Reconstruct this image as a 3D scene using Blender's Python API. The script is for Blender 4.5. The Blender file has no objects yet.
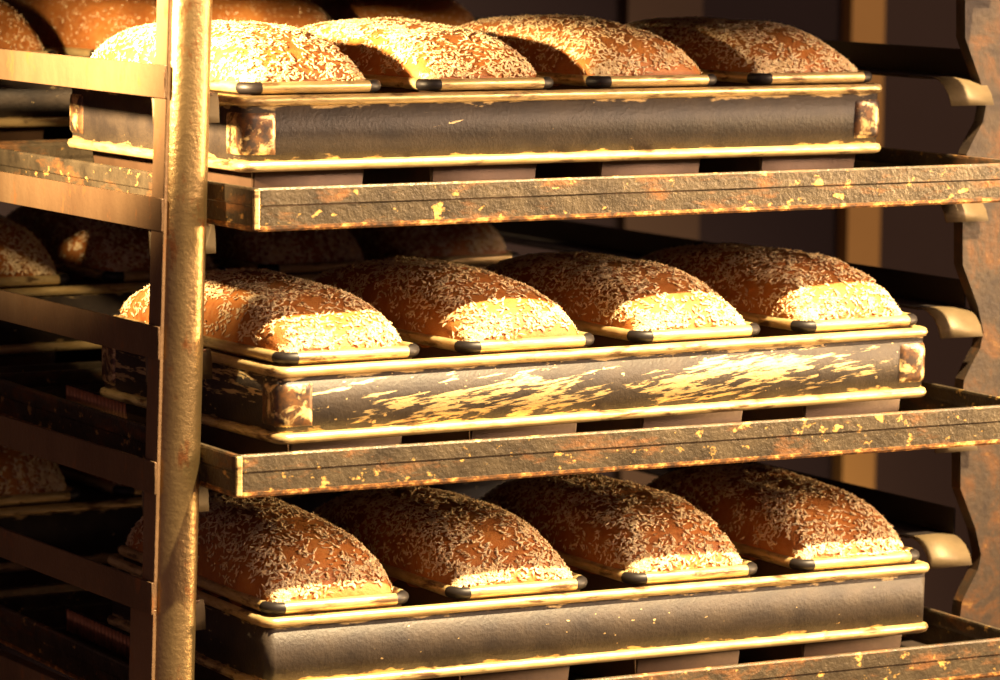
import bpy, bmesh, math, random
from mathutils import Vector, Matrix, noise
S = bpy.context.scene
COL = S.collection

# ------------------------------------------------------------------ camera
cam_d = bpy.data.cameras.new('camera'); cam = bpy.data.objects.new('camera', cam_d); COL.objects.link(cam)
CP = Vector((-1.22534, -2.52081, 0.54224))
FW = Vector((0.50611857, 0.85467066, -0.11568084)); RT = Vector((0.86102194, -0.50845957, 0.010492)); UP = Vector((0.04985183, 0.10491394, 0.99323102))
cam.matrix_world = Matrix(((RT.x, UP.x, -FW.x, CP.x), (RT.y, UP.y, -FW.y, CP.y), (RT.z, UP.z, -FW.z, CP.z), (0, 0, 0, 1)))
cam_d.sensor_width = 36; cam_d.lens = 3832.1 * 36 / 1000; cam_d.clip_start = 0.05; cam_d.clip_end = 60
cam_d.dof.use_dof = True; cam_d.dof.focus_distance = 2.86; cam_d.dof.aperture_fstop = 9
S.camera = cam
# ------------------------------------------------------------------ world, lamps, exposure
w = bpy.data.worlds.new('bakery_dark'); S.world = w; w.use_nodes = True
w.node_tree.nodes['Background'].inputs[0].default_value = (0.95, 0.52, 0.55, 1)
w.node_tree.nodes['Background'].inputs[1].default_value = 0.16

def lamp(name, kind, loc, target, energy, color, **kw):
    d = bpy.data.lights.new(name, kind); d.energy = energy; d.color = color
    for k, v in kw.items(): setattr(d, k, v)
    o = bpy.data.objects.new(name, d); COL.objects.link(o); o.location = loc
    o.rotation_euler = (Vector(target) - Vector(loc)).to_track_quat('-Z', 'Y').to_euler()
    return o
# ceiling spot in front of the rack, high up
lamp('ceiling_spot', 'SPOT', (1.0, -1.82, 3.0), (0.30, -0.1, 0.15), 3100, (1.0, 0.74, 0.40), spot_size=math.radians(50), spot_blend=0.6, shadow_soft_size=0.05)
# work lamp beside the rack on its open side
lamp('work_lamp', 'SPOT', (-0.50, -0.10, 0.555), (0.06, 0.12, 0.48), 270, (1.0, 0.70, 0.36), spot_size=math.radians(58), spot_blend=1.0, shadow_soft_size=0.025)
# unseen spot added past the notched plate to brighten the post's edge
lamp('post_edge_spot', 'SPOT', (2.3, -0.95, 0.22), (-0.05, -0.09, 0.2), 260, (1.0, 0.66, 0.32), spot_size=math.radians(26), spot_blend=0.8, shadow_soft_size=0.10)
# broad soft fill added out of view to lift the shaded loaves
lamp('fill_light', 'AREA', (2.4, -2.5, 1.5), (0.3, 0.0, 0.2), 155, (1.0, 0.68, 0.44), shape='RECTANGLE', size=1.3, size_y=0.9)
S.view_settings.view_transform = 'Standard'; S.view_settings.look = 'None'; S.view_settings.gamma = 1
S.view_settings.use_curve_mapping = False; S.view_settings.exposure = 0.22

# ------------------------------------------------------------------ materials
class NT:
    def __init__(s, name):
        s.m = bpy.data.materials.new(name); s.m.use_nodes = True; s.t = s.m.node_tree; s.b = s.t.nodes['Principled BSDF']
        g = s.t.nodes.new('ShaderNodeNewGeometry'); s.pos = g.outputs['Position']
        c = s.t.nodes.new('ShaderNodeTexCoord'); s.ob = c.outputs['Object']
    def mapping(s, v, sc, rot=(0, 0, 0), loc=(0, 0, 0)):
        n = s.t.nodes.new('ShaderNodeMapping'); s.t.links.new(v, n.inputs[0]); n.inputs['Scale'].default_value = sc; n.inputs['Rotation'].default_value = rot; n.inputs['Location'].default_value = loc
        return n.outputs[0]
    def noise(s, v, sc, det=4, rough=0.6, dist=0.0):
        n = s.t.nodes.new('ShaderNodeTexNoise'); s.t.links.new(v, n.inputs['Vector'])
        n.inputs['Scale'].default_value = sc; n.inputs['Detail'].default_value = det; n.inputs['Roughness'].default_value = rough; n.inputs['Distortion'].default_value = dist
        return n.outputs['Fac']
    def ramp(s, f, stops):
        n = s.t.nodes.new('ShaderNodeValToRGB'); s.t.links.new(f, n.inputs[0]); e = n.color_ramp.elements
        while len(e) < len(stops): e.new(0.5)
        for k, (p, c) in zip(e, stops):
            k.position = p; k.color = (c, c, c, 1) if isinstance(c, (int, float)) else (*c, 1)
        return n.outputs[0]
    def mix(s, f, a, b):
        n = s.t.nodes.new('ShaderNodeMix'); n.data_type = 'RGBA'
        for i, v in ((0, f), (6, a), (7, b)):
            if isinstance(v, (int, float)): n.inputs[i].default_value = v if i == 0 else (v, v, v, 1)
            elif isinstance(v, tuple): n.inputs[i].default_value = (*v, 1)
            else: s.t.links.new(v, n.inputs[i])
        return n.outputs[2]
    def math(s, op, a, b):
        n = s.t.nodes.new('ShaderNodeMath'); n.operation = op
        for i, v in ((0, a), (1, b)):
            if isinstance(v, (int, float)): n.inputs[i].default_value = v
            else: s.t.links.new(v, n.inputs[i])
        return n.outputs[0]
    def set(s, key, v):
        i = s.b.inputs[key]
        if isinstance(v, (int, float)): i.default_value = v
        elif isinstance(v, tuple): i.default_value = (*v, 1)
        else: s.t.links.new(v, i)
        return s
    def bump(s, h, strength=0.3, dist=0.002):
        n = s.t.nodes.new('ShaderNodeBump'); n.inputs['Strength'].default_value = strength; n.inputs['Distance'].default_value = dist
        s.t.links.new(h, n.inputs['Height']); s.t.links.new(n.outputs[0], s.b.inputs['Normal']); return s

PW, PD, PH, PB = 0.58, 0.3009, 0.0475, 0.0840
def mat_band(name, streak, speck, off, focus=None):
    """dark baked-on tin with pale scraped streaks"""
    n = NT(name)
    v = n.mapping(n.pos, (1, 1, 1), (0, math.radians(6), 0), (off, 0, off * 2))
    st = n.noise(n.mapping(v, (22, 22, 210)), 1.0, 5, 0.62, 0.35)
    patch = n.noise(n.mapping(n.pos, (7, 7, 24), (0, 0.1, 0), (off * 3, 1, 0)), 1.0, 2, 0.5)
    a = n.math('ADD', st, n.math('MULTIPLY', n.math('SUBTRACT', patch, 0.5), 0.75))
    if focus is not None:
        sx = n.t.nodes.new('ShaderNodeSeparateXYZ'); n.t.links.new(n.pos, sx.inputs[0])
        dx = n.math('MULTIPLY', n.math('SUBTRACT', sx.outputs[0], focus), 3.6)
        dz = n.math('MULTIPLY', n.math('SUBTRACT', sx.outputs[2], 0.182), 42.0)
        a = n.math('SUBTRACT', a, n.math('MULTIPLY', n.math('ADD', n.math('MULTIPLY', dx, dx), n.math('MULTIPLY', dz, dz)), 0.16))
    wear = n.ramp(a, [(streak, 0.0), (streak + 0.035, 1.0)])
    sp = n.ramp(n.noise(n.mapping(n.pos, (150, 150, 260), (0, 0, 0), (off, 0, 0)), 1.0, 2, 0.5), [(speck, 0.0), (speck + 0.03, 1.0)])
    oz = n.t.nodes.new('ShaderNodeSeparateXYZ'); n.t.links.new(n.ob, oz.inputs[0])
    ed = n.math('ABSOLUTE', n.math('SUBTRACT', oz.outputs[2], PB - PH / 2), 0.0)
    ed = n.math('ADD', n.math('MULTIPLY', ed, 70.0), n.math('MULTIPLY', n.noise(n.mapping(n.pos, (45, 45, 160), (0, 0, 0), (off, 0, 0)), 1.0, 4, 0.6), 1.3))
    ew = n.ramp(n.math('MULTIPLY', ed, 0.4), [(0.80, 0.0), (0.84, 1.0)])
    brk = n.ramp(n.noise(n.mapping(v, (70, 70, 500)), 1.0, 4, 0.6), [(0.40, 0.0), (0.50, 1.0)])
    wear = n.math('MULTIPLY', wear, brk)
    wear = n.math('MAXIMUM', n.math('MAXIMUM', wear, n.math('MULTIPLY', ew, 0.8)), sp)
    base = n.mix(n.ramp(n.noise(n.pos, 38, 5), [(0.35, 0.0), (0.7, 1.0)]), (0.024, 0.018, 0.015), (0.052, 0.038, 0.027))
    n.set('Base Color', n.mix(wear, base, (0.66, 0.48, 0.22)))
    n.set('Metallic', n.math('MULTIPLY', wear, 0.5)); n.set('Roughness', n.mix(wear, 0.5, 0.45))
    n.set('Specular IOR Level', 0.4)
    n.bump(n.noise(n.pos, 330, 4), 0.35, 0.0014)
    return n.m

def mat_bead(name):
    n = NT(name)
    d = n.ramp(n.noise(n.mapping(n.pos, (26, 26, 120)), 1.0, 5, 0.65, 0.3), [(0.36, 0.0), (0.46, 1.0)])
    f = n.ramp(n.noise(n.mapping(n.pos, (60, 60, 420)), 1.0, 4), [(0.3, 0.0), (0.75, 1.0)])
    col = n.mix(f, (0.50, 0.33, 0.12), (0.80, 0.62, 0.30))
    n.set('Base Color', n.mix(d, (0.16, 0.09, 0.04), col)); n.set('Metallic', 0.45); n.set('Roughness', 0.36)
    n.bump(n.noise(n.pos, 500, 2), 0.1, 0.0006)
    return n.m

def mat_corner(name):
    n = NT(name)
    d = n.ramp(n.noise(n.pos, 75, 4, 0.65, 0.4), [(0.50, 0.0), (0.62, 1.0)])
    r = n.ramp(n.noise(n.pos, 120, 3), [(0.4, 0.0), (0.6, 1.0)])
    n.set('Base Color', n.mix(d, n.mix(r, (0.05, 0.033, 0.025), (0.17, 0.08, 0.03)), (0.78, 0.56, 0.24))); n.set('Metallic', 0.4); n.set('Roughness', 0.4)
    return n.m

def mat_tray(name):
    n = NT(name)
    base = n.mix(n.ramp(n.noise(n.pos, 45, 5), [(0.3, 0.0), (0.7, 1.0)]), (0.042, 0.032, 0.021), (0.11, 0.083, 0.050))
    rust = n.ramp(n.noise(n.mapping(n.pos, (14, 14, 40)), 1.0, 6, 0.7, 0.3), [(0.53, 0.0), (0.68, 1.0)])
    c = n.mix(rust, base, n.mix(n.noise(n.pos, 130, 3), (0.10, 0.038, 0.014), (0.36, 0.15, 0.04)))
    gold = n.ramp(n.noise(n.mapping(n.pos, (75, 75, 110)), 1.0, 4, 0.6), [(0.62, 0.0), (0.68, 1.0)])
    n.set('Base Color', n.mix(gold, c, (0.66, 0.40, 0.12))); n.set('Metallic', 0.35); n.set('Roughness', n.mix(rust, 0.38, 0.6))
    n.bump(n.noise(n.pos, 260, 4), 0.55, 0.0016)
    return n.m

def mat_rust_edge(name):
    n = NT(name)
    rust = n.noise(n.mapping(n.pos, (90, 90, 140)), 1.0, 4, 0.7)
    n.set('Base Color', n.ramp(rust, [(0.38, (0.06, 0.035, 0.018)), (0.52, (0.20, 0.085, 0.025)), (0.60, (0.50, 0.25, 0.07)), (0.72, (0.85, 0.60, 0.24))]))
    n.set('Metallic', 0.35); n.set('Roughness', 0.42)
    n.bump(rust, 0.4, 0.0015)
    return n.m

def mat_rack(name, k=1.0, metal=0.45, rough=0.40):
    n = NT(name)
    f = n.noise(n.mapping(n.pos, (9, 9, 4)), 1.0, 6, 0.65)
    c = n.ramp(f, [(p, (c_[0] * k, c_[1] * k * (1.16 if k > 1 else 1.0), c_[2] * k)) for p, c_ in ((0.3, (0.15, 0.085, 0.045)), (0.55, (0.24, 0.145, 0.075)), (0.75, (0.33, 0.215, 0.115)))])
    r = n.ramp(n.noise(n.mapping(n.pos, (55, 55, 30)), 1.0, 5, 0.7), [(0.57, 0.0), (0.68, 1.0)])
    n.set('Base Color', n.mix(r, c, (0.26, 0.11, 0.04))); n.set('Metallic', metal); n.set('Roughness', rough)
    n.bump(n.noise(n.pos, 240, 5), 0.4, 0.0013)
    return n.m

def mat_plate(name):
    n = NT(name)
    f = n.noise(n.pos, 26, 6, 0.7, 0.5)
    n.set('Base Color', n.ramp(f, [(0.32, (0.022, 0.015, 0.013)), (0.50, (0.045, 0.030, 0.019)), (0.62, (0.085, 0.038, 0.014)), (0.78, (0.26, 0.14, 0.04))]))
    n.set('Metallic', 0.3); n.set('Roughness', 0.5); n.bump(n.noise(n.pos, 160, 4), 0.35, 0.0015)
    return n.m

def mat_plain(name, c, rough=0.6, metal=0.0, var=0.35, sc=20):
    n = NT(name)
    n.set('Base Color', n.mix(n.noise(n.pos, sc, 5), tuple(x * (1 - var) for x in c), tuple(x * (1 + var) for x in c)))
    n.set('Roughness', rough); n.set('Metallic', metal); n.set('Specular IOR Level', 0.12 if rough >= 0.7 else 0.5); n.bump(n.noise(n.pos, sc * 8, 3), 0.15, 0.001)
    return n.m

def mat_crust(name):
    n = NT(name)
    f = n.noise(n.pos, 22, 5, 0.6); g = n.noise(n.pos, 190, 3, 0.6)
    c = n.ramp(f, [(0.3, (0.25, 0.072, 0.016)), (0.55, (0.41, 0.135, 0.027)), (0.75, (0.54, 0.22, 0.050))])
    n.set('Base Color', n.mix(n.ramp(g, [(0.35, 0.0), (0.8, 0.5)]), c, (0.54, 0.27, 0.085)))
    n.set('Roughness', 0.5); n.set('Specular IOR Level', 0.35)
    n.set('Subsurface Weight', 0.05); n.b.inputs['Subsurface Radius'].default_value = (0.004, 0.0015, 0.0006)
    n.bump(n.math('ADD', g, n.noise(n.pos, 700, 2)), 0.35, 0.0015)
    return n.m

def mat_oat(name):
    n = NT(name)
    c = n.ramp(n.noise(n.pos, 160, 2), [(0.3, (0.62, 0.42, 0.20)), (0.6, (0.80, 0.64, 0.40)), (0.8, (0.88, 0.76, 0.54))])
    n.set('Base Color', c); n.set('Roughness', 0.7); n.set('Specular IOR Level', 0.2)
    return n.m

M = dict(band_t=mat_band('dark_tin_few_scratches', 0.80, 0.76, 0.3), band_m=mat_band('dark_tin_scraped', 0.43, 0.70, 1.7, 0.26), band_b=mat_band('dark_tin_dull', 0.84, 0.73, 4.1),
         bead=mat_bead('golden_wire_bead'), corner=mat_corner('worn_corner_tin'), tray=mat_tray('rusty_tray_steel'), edge=mat_rust_edge('flaking_tray_edge'),
         rack=mat_rack('brown_rack_steel'), post=mat_rack('worn_post_steel', 1.5, 0.92, 0.36), rail=mat_rack('brown_rail_steel', 0.72), plate=mat_plate('rusted_plate'), burnt_and_shade=mat_plain('burnt_residue_and_rail_shade', (0.014, 0.010, 0.009), 0.5, 0.1),
         tin=mat_plain('tin_body', (0.085, 0.046, 0.024), 0.45, 0.4, 0.5, 40), crust=mat_crust('bread_crust'), oat=mat_oat('oat_flake'),
         wall=mat_plain('wall_paint', (0.010, 0.0055, 0.0065), 0.8, 0, 0.15, 4), strip_tan=mat_plain('tan_batten', (0.22, 0.125, 0.04), 0.7, 0, 0.08, 9),
         strip_brown=mat_plain('brown_batten', (0.034, 0.020, 0.013), 0.7, 0, 0.1, 9), panel=mat_plain('wall_panel', (0.022, 0.013, 0.011), 0.7, 0, 0.15, 6),
         rib=mat_plain('rib_metal', (0.55, 0.26, 0.13), 0.35, 0.6, 0.3, 60), tab=mat_plain('tab_steel', (0.12, 0.085, 0.042), 0.55, 0.3, 0.5, 60), floor=mat_plain('floor_tile', (0.10, 0.06, 0.045), 0.6, 0, 0.3, 6), floor_in=mat_plain('tray_floor', (0.045, 0.032, 0.026), 0.45, 0.3, 0.5, 30))

# ------------------------------------------------------------------ object helpers
def link(name, me, mats, parent=None, smooth=False):
    o = bpy.data.objects.new(name, me); COL.objects.link(o)
    for m in (mats if isinstance(mats, (list, tuple)) else [mats]): me.materials.append(m)
    if smooth:
        me.polygons.foreach_set('use_smooth', [True] * len(me.polygons))
    if parent: o.parent = parent
    return o
def empty(name, loc, rot=(0, 0, 0)):
    o = bpy.data.objects.new(name, None); COL.objects.link(o); o.location = loc; o.rotation_euler = rot; o.empty_display_size = 0.05
    return o
def tag(o, label, cat, group=None):
    o['label'] = label; o['category'] = cat
    if group: o['group'] = group
    return o
def from_bm(name, bm):
    bmesh.ops.recalc_face_normals(bm, faces=bm.faces[:])
    me = bpy.data.meshes.new(name); bm.to_mesh(me); bm.free(); return me
def rrect(W, D, r, seg=5):
    """rounded rectangle path centred on 0: list of (point, outward normal, is_corner)"""
    out = []
    for cx, cy, a0 in ((W / 2 - r, -D / 2 + r, -90), (W / 2 - r, D / 2 - r, 0), (-W / 2 + r, D / 2 - r, 90), (-W / 2 + r, -D / 2 + r, 180)):
        for k in range(seg + 1):
            a = math.radians(a0 + 90 * k / seg); n = Vector((math.cos(a), math.sin(a)))
            out.append((Vector((cx, cy)) + n * r, n))
    return out
def sweep(bm, path, prof, closed=True, corner_mat=None, seg=5, smooth=True):
    """sweep a profile of (offset, z) along a rounded-rectangle path"""
    rings = [[bm.verts.new((p.x + n.x * o, p.y + n.y * o, z)) for o, z in prof] for p, n in path]
    m = len(path); k = len(prof)
    for i in range(m):
        a, b = rings[i], rings[(i + 1) % m]
        for j in range(k if closed else k - 1):
            f = bm.faces.new((a[j], b[j], b[(j + 1) % k], a[(j + 1) % k])); f.smooth = smooth
            if corner_mat is not None and (i % (seg + 1)) != seg: f.material_index = corner_mat
    return rings
def circ(r, z0=0, n=8, o0=0, rz=None):
    rz = rz or r
    return [(o0 + r * math.cos(2 * math.pi * k / n), z0 + rz * math.sin(2 * math.pi * k / n)) for k in range(n)]
def box_bm(bm, x0, x1, y0, y1, z0, z1, bev=0.0, shear=0.0):
    vs = [bm.verts.new((x + shear * z, y, z)) for z in (z0, z1) for y in (y0, y1) for x in (x0, x1)]
    fs = [(0, 1, 3, 2), (4, 5, 7, 6), (0, 1, 5, 4), (2, 3, 7, 6), (0, 2, 6, 4), (1, 3, 7, 5)]
    fs = [bm.faces.new([vs[i] for i in f]) for f in fs]
    if bev:
        es = {e for f in fs for e in f.edges}
        bmesh.ops.bevel(bm, geom=list(es), offset=bev, segments=2, profile=0.5, affect='EDGES')

# ------------------------------------------------------------------ the room
FZ = -1.05
def struct(name, x0, x1, y0, y1, z0, z1, m):
    bm = bmesh.new(); box_bm(bm, x0, x1, y0, y1, z0, z1); o = link(name, from_bm(name, bm), m); o['kind'] = 'structure'; return o
struct('floor', -3, 4, -4, 1.4, FZ - 0.1, FZ, M['floor'])
struct('wall_back', -3, 4, 1.3, 1.4, FZ, 3.2, M['wall'])
struct('trim_1', 1.197, 1.302, 1.283, 1.2999, FZ, 3.2, M['strip_brown'])
struct('trim_2', 1.517, 1.566, 1.279, 1.2999, FZ, 3.2, M['strip_tan'])
struct('trim_3', 1.5661, 1.719, 1.283, 1.2999, FZ, 3.2, M['panel'])

# ------------------------------------------------------------------ the rack
LEAN = 0.028
XL, XR = -0.0672, 0.687
YP = -0.087
RAILZ = {0: 0.489, 1: 0.3966, 2: 0.3027, 3: 0.2117, 4: 0.1152, 5: 0.0284, 6: -0.0707}
rack = empty('bakery_rack', (0.31, 0.4, FZ))
tag(rack, 'tall brown steel bakery rack with round-edged post, side rails and rusty notched plate', 'rack')
def rk(name, me, m, parent=rack):
    o = link(name, me, m); o.parent = parent
    o.matrix_parent_inverse = Matrix.Translation(-Vector(rack.location)) if parent is rack else Matrix.Identity(4)
    return o
def post_mesh(x0, y0, wx, wy, z0, z1, r=0.0105):
    bm = bmesh.new(); path = rrect(wx, wy, r, 6); rings = []
    for k in range(13):
        z = z0 + (z1 - z0) * k / 12
        rings.append([bm.verts.new((x0 + wx / 2 + p.x + LEAN * z, y0 + wy / 2 + p.y, z)) for p, n in path])
    for a, b in zip(rings, rings[1:]):
        for i in range(len(a)):
            f = bm.faces.new((a[i], a[(i + 1) % len(a)], b[(i + 1) % len(a)], b[i])); f.smooth = True
    bm.faces.new(rings[0]); bm.faces.new(rings[-1])
    return from_bm('post', bm)
rk('post', post_mesh(XL + 0.004, YP, 0.0335, 0.031, FZ, 0.95, 0.0148), M['post'])
for zlo, zhi, back in ((0.032, 0.95, 0.029), (FZ, 0.032, 0.047)):
    bm = bmesh.new(); box_bm(bm, XL + 0.0023, XL + 0.0065, YP + 0.009, YP + back, zlo, zhi, 0.0007, LEAN); rk('side_plate', from_bm('side_plate', bm), M['rack'])
rk('post', post_mesh(XL + 0.003, 0.90, 0.033, 0.031, FZ, 0.95), M['rack'])
rk('post', post_mesh(XR - 0.036, 0.90, 0.033, 0.031, FZ, 0.95), M['rack'])
# notched plate that stands in for the fourth post
def plate_mesh():
    cyc = [(0.0, 0.690), (-0.022, 0.6965), (-0.035, 0.6935), (-0.048, 0.685), (-0.060, 0.678), (-0.085, 0.675), (-0.150, 0.677)]   # dz below rail, x at lean 0 removed below
    pts = []
    for i in (-1, 1, 3, 5, 7, 9):
        zr = 0.3966 - (i - 1) * 0.0921
        for dz, x in cyc:
            pts.append((x + 0.0275 * 0 - (0.3966 - zr) * -0.018, zr + dz))
    pts = [(pts[0][0], 0.95)] + pts + [(pts[-1][0], FZ)]
    bm = bmesh.new(); L0, L1, R0, R1 = [], [], [], []
    for x, z in pts:
        L0.append(bm.verts.new((x, -0.045, z))); L1.append(bm.verts.new((x, -0.033, z)))
        R0.append(bm.verts.new((0.79, -0.045, z))); R1.append(bm.verts.new((0.79, -0.033, z)))
    for k in range(len(pts) - 1):
        for a, b in ((L0, R0), (R0, R1), (R1, L1), (L1, L0)): bm.faces.new((a[k], b[k], b[k + 1], a[k + 1]))
    bm.faces.new((L0[0], R0[0], R1[0], L1[0])); bm.faces.new((L0[-1], R0[-1], R1[-1], L1[-1]))
    return from_bm('plate', bm)
rk('notched_plate', plate_mesh(), M['plate'])['label'] = 'rusted plate with curved notches below each runner tab'
def rail_mesh(side, z):
    bm = bmesh.new(); t = 0.0022; ff = -0.052
    if side < 0:
        xo, xi = XL, XL + 0.052
        box_bm(bm, xo, xo + t, YP + 0.007, 0.935, z, z + 0.0235, 0.0006)           # upright flange, welded on the post
        box_bm(bm, xo + t, xi, ff, 0.89, z, z + t, 0.0005)
    else:
        xo, xi = XR, XR - 0.043
        box_bm(bm, xo - t, xo, -0.03, 0.935, z, z + 0.0235, 0.0006)
        box_bm(bm, xi, xo - t, -0.022, 0.89, z, z + t, 0.0005)
    for v in bm.verts: v.co.x += LEAN * z
    return from_bm('rail', bm)
def tab_mesh(side, z):
    bm = bmesh.new(); t = 0.0018
    x0, x1 = (XL + 0.004, XL + 0.056) if side < 0 else (XR - 0.043, XR - 0.001)
    y0 = -0.050 if side < 0 else -0.020
    sec = [(y0, z + 0.0022), (y0 - 0.010, z + 0.0016), (y0 - 0.018, z - 0.0005), (y0 - 0.025, z - 0.0045), (y0 - 0.031, z - 0.011), (y0 - 0.035, z - 0.020)] if side > 0 else \
          [(y0, z + 0.0022), (y0 - 0.001, z + 0.001), (y0 - 0.002, z - 0.002), (y0 - 0.003, z - 0.007), (y0 - 0.0035, z - 0.013), (y0 - 0.004, z - 0.0195)]
    A = [[bm.verts.new((x + LEAN * z, y + (t if k else 0), zz - (t if not k else 0.0) * 0)) for y, zz in sec] for x in (x0, x1) for k in (0, 1)]
    a0, a1, b0, b1 = A
    for i in range(len(sec) - 1):
        for p, q in ((a0, b0), (b0, b1), (b1, a1), (a1, a0)):
            f = bm.faces.new((p[i], q[i], q[i + 1], p[i + 1]))
    bm.faces.new((a0[0], b0[0], b1[0], a1[0])); bm.faces.new((a0[-1], b0[-1], b1[-1], a1[-1]))
    return from_bm('rail_tab', bm)
for i, z in RAILZ.items():
    for side in (-1, 1):
        if side > 0: z -= {3: 0.003, 5: 0.008}.get(i, 0)
        r_ = rk('rail', rail_mesh(side, z), M['rail'] if side < 0 else M['burnt_and_shade'])  # far-side rails coloured near-black: their unlit inner faces painted in as shade
        t_ = link('rail_tab', tab_mesh(side, z), M['tab'], smooth=True); t_.parent = r_

# ------------------------------------------------------------------ trays
TW, TH = 0.6871, 0.0307
def tray(loc, rot, depth, label):
    """loc = front corner at the round-edged post, top of rim"""
    ca, sa = math.cos(rot), math.sin(rot)
    c = Vector((loc[0] + ca * TW / 2 - sa * depth / 2, loc[1] + sa * TW / 2 + ca * depth / 2, loc[2] - TH))
    t = empty('baking_tray', c, (0, 0, rot)); tag(t, label, 'tray', 'rusty sheet trays on the rack')
    p = rrect(TW - 0.006, depth - 0.006, 0.0035, 4)
    bm = bmesh.new()
    sweep(bm, p, [(-0.004, 0.0), (0.0006, 0.0), (0.0012, 0.0012), (0.0022, 0.0172), (0.0004, 0.0172), (-0.0020, 0.004), (-0.004, 0.0018)], True, seg=4, smooth=False)
    o = link('tray_wall', from_bm('tray_wall', bm), M['tray'], t)
    bm = bmesh.new()
    sweep(bm, p, [(0.0006, 0.0174), (0.0026, 0.0176), (0.0031, 0.0184), (0.0033, 0.0290), (0.0026, TH - 0.0003), (0.0012, TH), (-0.0012, TH - 0.0003), (-0.0016, 0.0285), (-0.0006, 0.020)], True, seg=4, smooth=False)
    o = link('rim', from_bm('tray_rim', bm), M['tray'], t)
    # flaking crust along the lower and the upper edge
    bm = bmesh.new(); sweep(bm, p, [(0.0, -0.0003), (0.0012, -0.0003), (0.0020, 0.0012), (0.0020, 0.0034), (0.0010, 0.0036)], True, seg=4, smooth=False)
    o = link('lower_edge', from_bm('tray_edge', bm), M['edge'], t)
    for sx in (-1, 1):
        bm = bmesh.new(); box_bm(bm, -0.0024, 0.0024, -0.0016, 0.0016, 0.001, TH - 0.001, 0.001)
        o = link('corner_seam', from_bm('corner_seam', bm), M['bead'], t); o.location = (sx * (TW / 2 - 0.0026), -depth / 2 + 0.0012, 0)
    bm = bmesh.new(); box_bm(bm, -TW / 2 + 0.008, TW / 2 - 0.008, -depth / 2 + 0.008, depth / 2 - 0.008, 0.0002, 0.0016)
    link('tray_floor', from_bm('tray_floor', bm), M['floor_in'], t)
    return t
tray((-0.0115, -0.1307, 0.3358), 0.0024, 0.50, 'rusty sheet tray under the lightly scratched strap pan on the upper shelf')
tray((-0.0270, -0.1352, 0.1485), -0.0389, 0.50, 'rusty sheet tray under the heavily scraped strap pan on the middle shelf')
tray((-0.0270, -0.1344, -0.0376), -0.0390, 0.50, 'rusty sheet tray under the dull dark strap pan on the lower shelf')
tray((0.0, -0.135, RAILZ[0] + TH + 0.0022), 0.0, 0.50, 'rusty sheet tray on the shelf above the upper loaves')
tray((-0.005, 0.400, RAILZ[0] + TH + 0.0022), 0.0, 0.47, 'rusty sheet tray above the loaves behind on the upper shelf')
tray((-0.0120, 0.400, 0.3358), 0.0, 0.47, 'rusty sheet tray on the upper shelf under the pan behind')
tray((-0.0160, 0.400, 0.1485), 0.0, 0.47, 'rusty sheet tray on the middle shelf under the pan behind')
tray((-0.0180, 0.400, -0.0376), 0.0, 0.47, 'rusty sheet tray on the lower shelf under the pan behind')

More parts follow.
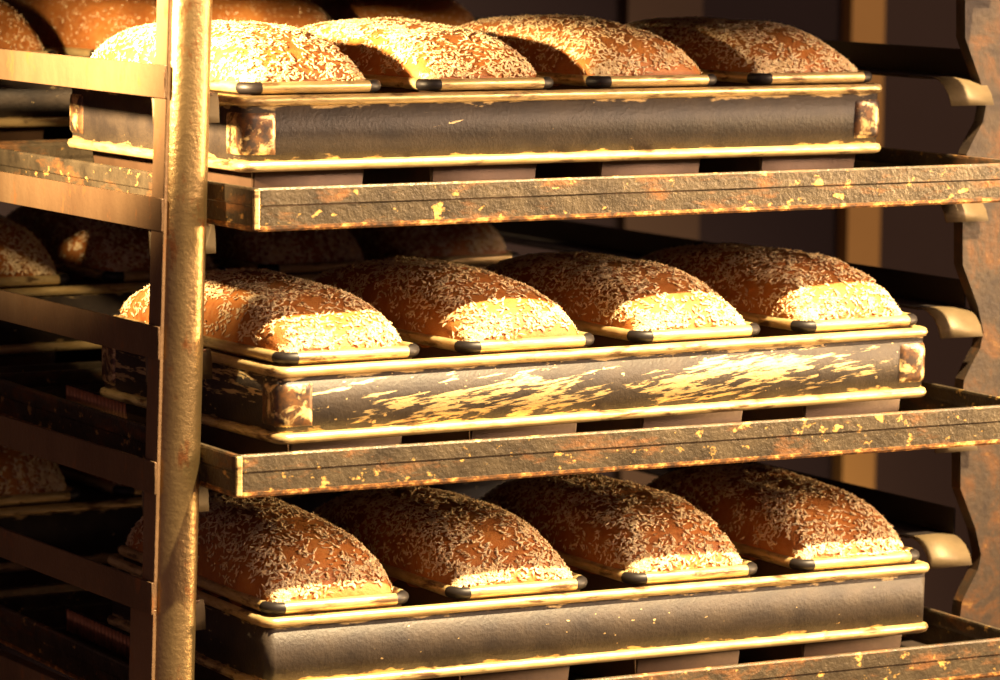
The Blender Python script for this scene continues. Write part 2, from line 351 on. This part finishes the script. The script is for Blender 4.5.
# ------------------------------------------------------------------ strap pans
# PB: bottom of the tins below the upper bead
PITCH, TINW = 0.1507, 0.117
RIMZ = 0.0092
def strap_pan(corner, rot, tilt, bandm, label):
    ca, sa = math.cos(rot), math.sin(rot)
    c = Vector((corner[0] + ca * PW / 2 - sa * PD / 2, corner[1] + sa * PW / 2 + ca * PD / 2, corner[2] - PB))
    t = empty('strap_pan', c, (0, -tilt, rot)); tag(t, label, 'bread pan', 'four-loaf strap pans')
    zt, zb = PB, PB - PH
    p = rrect(PW - 0.008, PD - 0.008, 0.0065, 6)
    bm = bmesh.new(); sweep(bm, p, [(0.0006, zb), (0.0012, zt), (-0.0004, zt), (-0.001, zb)], True, seg=6)
    link('band', from_bm('band', bm), bandm, t)
    bm = bmesh.new(); sweep(bm, p, circ(0.0040, zt, 8, 0.0008), True, seg=6); link('upper_bead', from_bm('bead', bm), M['bead'], t)
    bm = bmesh.new(); sweep(bm, p, circ(0.0040, zb, 8, 0.0008), True, seg=6); link('lower_bead', from_bm('bead', bm), M['bead'], t)
    # bulged plates at the corners
    q = rrect(PW - 0.008, PD - 0.008, 0.0065, 6)
    for k in range(4):
        arc = q[k * 7:(k + 1) * 7]
        (p0, n0), (p1, n1) = arc[0], arc[-1]
        t0 = Vector((-n0.y, n0.x)); t1 = Vector((-n1.y, n1.x))
        run = [(p0 - t0 * 0.0185, n0, 0.0), (p0 - t0 * 0.017, n0, 0.7), (p0 - t0 * 0.014, n0, 1)] + [(a, b, 1) for a, b in arc] + [(p1 + t1 * 0.014, n1, 1), (p1 + t1 * 0.017, n1, 0.7), (p1 + t1 * 0.0185, n1, 0.0)]
        zs = [(zb + 0.0085, 0), (zb + 0.010, 0.7), (zb + 0.0135, 1), (zt - 0.0135, 1), (zt - 0.010, 0.7), (zt - 0.0085, 0)]
        bm = bmesh.new()
        rings = [[bm.verts.new((a.x + n.x * (0.0010 + 0.0019 * e * ez), a.y + n.y * (0.0010 + 0.0019 * e * ez), z)) for z, ez in zs] for a, n, e in run]
        for a, b in zip(rings, rings[1:]):
            for j in range(len(zs) - 1): f = bm.faces.new((a[j], b[j], b[j + 1], a[j + 1])); f.smooth = True
        if bandm is M['band_b']: bm.free(); continue
        link('corner_plate', from_bm('corner_plate', bm), M['corner'], t)
    for i in range(4):
        cx = -PW / 2 + 0.0055 + TINW / 2 + i * PITCH
        bm = bmesh.new(); path = rrect(TINW - 0.007, PD - 0.017, 0.010, 4)
        pr = [(0.0, PB + RIMZ), (-0.011, 0.0004)]
        rings = sweep(bm, path, pr + [(-0.0118, 0.0012), (-0.0008, PB + RIMZ)], True, seg=4)
        bm.faces.new([r[1] for r in rings])
        o = link('loaf_tin', from_bm('loaf_tin', bm), M['tin'], t); o.location = (cx, 0, 0)
        bm = bmesh.new(); sweep(bm, path, circ(0.0042, PB + RIMZ, 10, 0.0006, 0.0044), True, corner_mat=1, seg=4)
        link('tin_rim', from_bm('tin_rim', bm), [M['bead'], M['burnt_and_shade']], o)
    return t

PANS = {
    'T': ((0.0191, -0.0512, 0.3912), 0.0165, -0.0012, 'band_t', 'dark strap pan with a few thin scratches, on the upper shelf'),
    'M': ((0.0094, -0.1290, 0.2038), 0.0120, 0.0008, 'band_m', 'dark strap pan scraped with many pale streaks, on the middle shelf'),
    'B': ((0.0093, -0.1081, 0.0188), -0.0409, -0.0040, 'band_b', 'dull dark strap pan with hardly a scratch, on the lower shelf'),
    'TB': ((0.008, 0.505, 0.3909), 0.02, 0, 'band_t', 'shaded strap pan behind the lightly scratched one on the upper shelf'),
    'MB': ((-0.008, 0.446, 0.2036), 0.02, 0, 'band_t', 'shaded strap pan behind the scraped one on the middle shelf'),
    'BB': ((0.000, 0.446, 0.0176), 0.0, 0, 'band_b', 'shaded strap pan behind the dull one on the lower shelf')}
pans = {k: strap_pan(c, r, t, M[b], l) for k, (c, r, t, b, l) in PANS.items()}

# ------------------------------------------------------------------ loaves
LW, LL, LH = 0.108, 0.276, 0.053
def loaf_point(u, v, seed, hs):
    """u in -1..1 along the loaf, v in 0..pi across"""
    e = max(0.0, 1 - abs(u) ** 3.0) ** (1 / 1.75); ew = max(0.0, 1 - abs(u) ** 5.5) ** (1 / 2.6)
    c, s = math.cos(v), math.sin(v)
    x = LW / 2 * math.copysign(abs(c) ** 0.66, c) * (0.80 + 0.20 * ew)
    z = LH * hs * abs(s) ** 0.74 * e
    ov = 1 + 0.0 * s
    y = LL / 2 * u * ov
    n = noise.noise(Vector((x * 17, y * 13, seed * 7.3))); n2 = noise.noise(Vector((x * 45, y * 45, z * 45 + seed * 3)))
    z += (n * 0.0055 + n2 * 0.0014) * min(1, z / 0.02)
    x += n2 * 0.0012
    return Vector((x, y, z))
def loaf_meshes(seed, hs, nflake, fsize):
    rnd = random.Random(seed)
    NU, NV = 44, 26
    us = [math.sin(math.pi / 2 * (2 * i / NU - 1)) * 0.35 + (2 * i / NU - 1) * 0.65 for i in range(NU + 1)]
    bm = bmesh.new(); g = [[bm.verts.new(loaf_point(u, math.pi * j / NV, seed, hs)) for j in range(NV + 1)] for u in us]
    for i in range(NU):
        for j in range(NV):
            f = bm.faces.new((g[i][j], g[i + 1][j], g[i + 1][j + 1], g[i][j + 1])); f.smooth = True
    # skirt down into the tin
    def skirt(loop):
        low = [bm.verts.new((v.co.x * 0.86, v.co.y * 0.95, -0.030)) for v in loop]
        for k in range(len(loop)):
            f = bm.faces.new((loop[k], loop[(k + 1) % len(loop)], low[(k + 1) % len(loop)], low[k])); f.smooth = True
        bm.faces.new(low)
    loop = [g[i][0] for i in range(NU + 1)] + [g[NU][j] for j in range(1, NV + 1)] + [g[i][NV] for i in range(NU - 1, -1, -1)] + [g[0][j] for j in range(NV - 1, 0, -1)]
    skirt(loop)
    bmesh.ops.remove_doubles(bm, verts=bm.verts[:], dist=0.00005)
    body = from_bm('crust', bm)
    V, F = [], []
    tries = 0
    while len(F) // 8 < nflake and tries < nflake * 6:
        tries += 1
        u = rnd.uniform(-0.995, 0.995)
        if rnd.random() < 0.16: u = math.copysign(1 - abs(rnd.gauss(0, 0.05)), rnd.uniform(-1, 1)); u = max(-0.998, min(0.998, u))
        v = math.acos(rnd.uniform(-1, 1)) if rnd.random() < 0.5 else rnd.uniform(0.06, math.pi - 0.06)
        P = loaf_point(u, v, seed, hs)
        if P.z < 0.003: continue
        clump = noise.noise(Vector((P.x * 55, P.y * 55, P.z * 55 + seed))) + 0.5 * noise.noise(Vector((P.x * 130, P.y * 130, P.z * 130)))
        topness = math.sin(v)
        if clump < rnd.uniform(-0.42, 0.22) - 0.26 * topness: continue
        a = loaf_point(min(1, u + 0.01), v, seed, hs) - loaf_point(max(-1, u - 0.01), v, seed, hs)
        b = loaf_point(u, v + 0.02, seed, hs) - loaf_point(u, v - 0.02, seed, hs)
        N = a.cross(b)
        if N.length < 1e-12: continue
        N.normalize()
        if N.z < 0 and P.z > 0.02: N = -N
        if N.dot(P - Vector((0, P.y * 0.9, 0))) < 0: N = -N
        T = a.normalized(); th = rnd.uniform(0, math.pi); B = N.cross(T)
        d = T * math.cos(th) + B * math.sin(th); e = N.cross(d)
        d = (d + N * rnd.gauss(0, 0.28)).normalized(); N2 = d.cross(e) * -1
        L = rnd.uniform(0.0014, 0.0036) * fsize; Wd = rnd.uniform(0.0007, 0.0013) * fsize; H = rnd.uniform(0.0004, 0.0008) * fsize
        C = P + N * (0.0006 * fsize); bend = N * rnd.uniform(0, 0.0012) * fsize; sk = e * rnd.gauss(0, 0.0006)
        k = len(V)
        V += [C - d * L + bend, C + d * L + bend + sk, C + e * Wd, C - e * Wd, C + N * H, C - N * H]
        for q in ((0, 2, 4), (2, 1, 4), (1, 3, 4), (3, 0, 4), (2, 0, 5), (1, 2, 5), (3, 1, 5), (0, 3, 5)): F.append(tuple(k + i for i in q))
    fl = bpy.data.meshes.new('oat_flakes'); fl.from_pydata(V, [], F)
    return body, fl
VARS = [loaf_meshes(s, h, n, 1.0) for s, h, n in ((3, 1.0, 4600), (11, 0.96, 4600), (23, 1.03, 4300), (37, 0.98, 4600))]
BACK = [loaf_meshes(s, 1.05, 1300, 0.62) for s in (51, 67)]
for b_, f_ in VARS + BACK: b_.materials.append(M['crust']); f_.materials.append(M['oat'])
def loaf(pan, i, var, label, group, flip=False, dy=0.0, sc=1.0):
    body, fl = var
    t = pans[pan]; cx = -PW / 2 + 0.0055 + TINW / 2 + i * PITCH
    m = Matrix.Translation(t.location) @ t.rotation_euler.to_matrix().to_4x4() @ Matrix.Translation((cx - 0.002, dy + 0.001, PB + RIMZ + 0.0008)) @ Matrix.Rotation(math.pi if flip else 0, 4, 'Z')
    o = empty('bread_loaf', (0, 0, 0)); o.location = m.to_translation(); o.rotation_euler = m.to_euler(); o.scale = (1, 1, sc)
    tag(o, label, 'bread', group)
    for nm, me in (('crust', body), ('oat_flakes', fl)):
        c = bpy.data.objects.new(nm, me); COL.objects.link(c); c.parent = o
        if nm == 'oat_flakes': c['kind'] = 'stuff'
ORD = ['first', 'second', 'third', 'fourth']
for k, (pan, what) in enumerate((('T', 'lightly scratched upper pan'), ('M', 'heavily scraped middle pan'), ('B', 'dull lower pan'))):
    for i in range(4):
        loaf(pan, i, VARS[(i + k) % 4], f'oat-flaked brown loaf in the {what}, {ORD[i]} from the round-edged post', 'oat-flaked loaves in the front pans', flip=(i + k) % 2 == 1, sc=[1.0, 0.97, 1.02, 0.99][(i * 3 + k) % 4] * (0.80, 0.86, 0.95)[k])
for k, (pan, what) in enumerate((('TB', 'upper'), ('MB', 'middle'), ('BB', 'lower'))):
    for i in range(4):
        loaf(pan, i, BACK[i % 2] if pan == 'TB' else VARS[(i + 2 * k) % 4], f'shaded brown loaf in the pan behind on the {what} shelf, {ORD[i]} from the side rails', 'loaves in the pans behind', flip=i % 2 == 0)

# ------------------------------------------------------------------ upright ribbed strips on the trays behind the pans
def ribbed_strip(cx, cy, z, rot, ln, h, label):
    t = empty('ribbed_strip', (cx, cy, z), (0, 0, rot)); tag(t, label, 'metal strip', 'ribbed strips on the trays')
    bm = bmesh.new(); box_bm(bm, -0.001, 0.001, -ln / 2, ln / 2, 0.0, h, 0.0003); link('strip', from_bm('strip', bm), M['floor_in'], t)
    bm = bmesh.new(); n = int(ln / 0.0075)
    for k in range(n):
        y = -ln / 2 + 0.004 + k * 0.0075
        a = [bm.verts.new((-0.001 - 0.0022 * math.sin(q), y + 0.0020 * math.cos(q), zz)) for zz in (0.001, h - 0.001) for q in (0, math.pi / 4, math.pi / 2, 3 * math.pi / 4, math.pi)]
        for j in range(4): bm.faces.new((a[j], a[j + 1], a[j + 6], a[j + 5])).smooth = True
        bm.faces.new(a[:5]); bm.faces.new(a[5:])
    o = link('ribs', from_bm('ribs', bm), M['rib'], t); o['kind'] = 'stuff'
ribbed_strip(0.055, 0.275, 0.1196, -0.04, 0.14, 0.020, 'upright ribbed metal strip on the middle tray behind the scraped pan')
ribbed_strip(0.055, 0.275, -0.0665, -0.04, 0.14, 0.020, 'upright ribbed metal strip on the lower tray behind the dull pan')

# ------------------------------------------------------------------ oats spilled on the lip of the lower pan
def spilled(pan, i, label, n=70):
    t = pans[pan]; rnd = random.Random(5); V, F = [], []
    for _ in range(n):
        c = Vector((max(-0.034, min(0.030, rnd.gauss(0, 0.018))), rnd.gauss(0, 0.0016), rnd.uniform(0, 0.0012))); a = rnd.uniform(0, math.pi); L = rnd.uniform(0.0014, 0.003)
        d = Vector((math.cos(a), math.sin(a) * 0.6, 0)) * L; e = Vector((-math.sin(a), math.cos(a), 0)) * 0.0009; u = Vector((0, 0, 0.0006)); k = len(V)
        V += [c - d, c + d, c + e, c - e, c + u, c - u]
        for q in ((0, 2, 4), (2, 1, 4), (1, 3, 4), (3, 0, 4), (2, 0, 5), (1, 2, 5), (3, 1, 5), (0, 3, 5)): F.append(tuple(k + j for j in q))
    me = bpy.data.meshes.new('spilled_oats'); me.from_pydata(V, [], F); o = link('spilled_oats', me, M['oat'])
    cx = -PW / 2 + 0.0055 + TINW / 2 + i * PITCH
    m = Matrix.Translation(t.location) @ t.rotation_euler.to_matrix().to_4x4() @ Matrix.Translation((cx + 0.012, -(PD - 0.017) / 2 - 0.0006, PB + RIMZ + 0.0046))
    o.location = m.to_translation(); o.rotation_euler = m.to_euler(); o['kind'] = 'stuff'; tag(o, label, 'oats')
spilled('B', 3, 'pale oat flakes spilled along the tin lip under the loaf beside the notched plate')
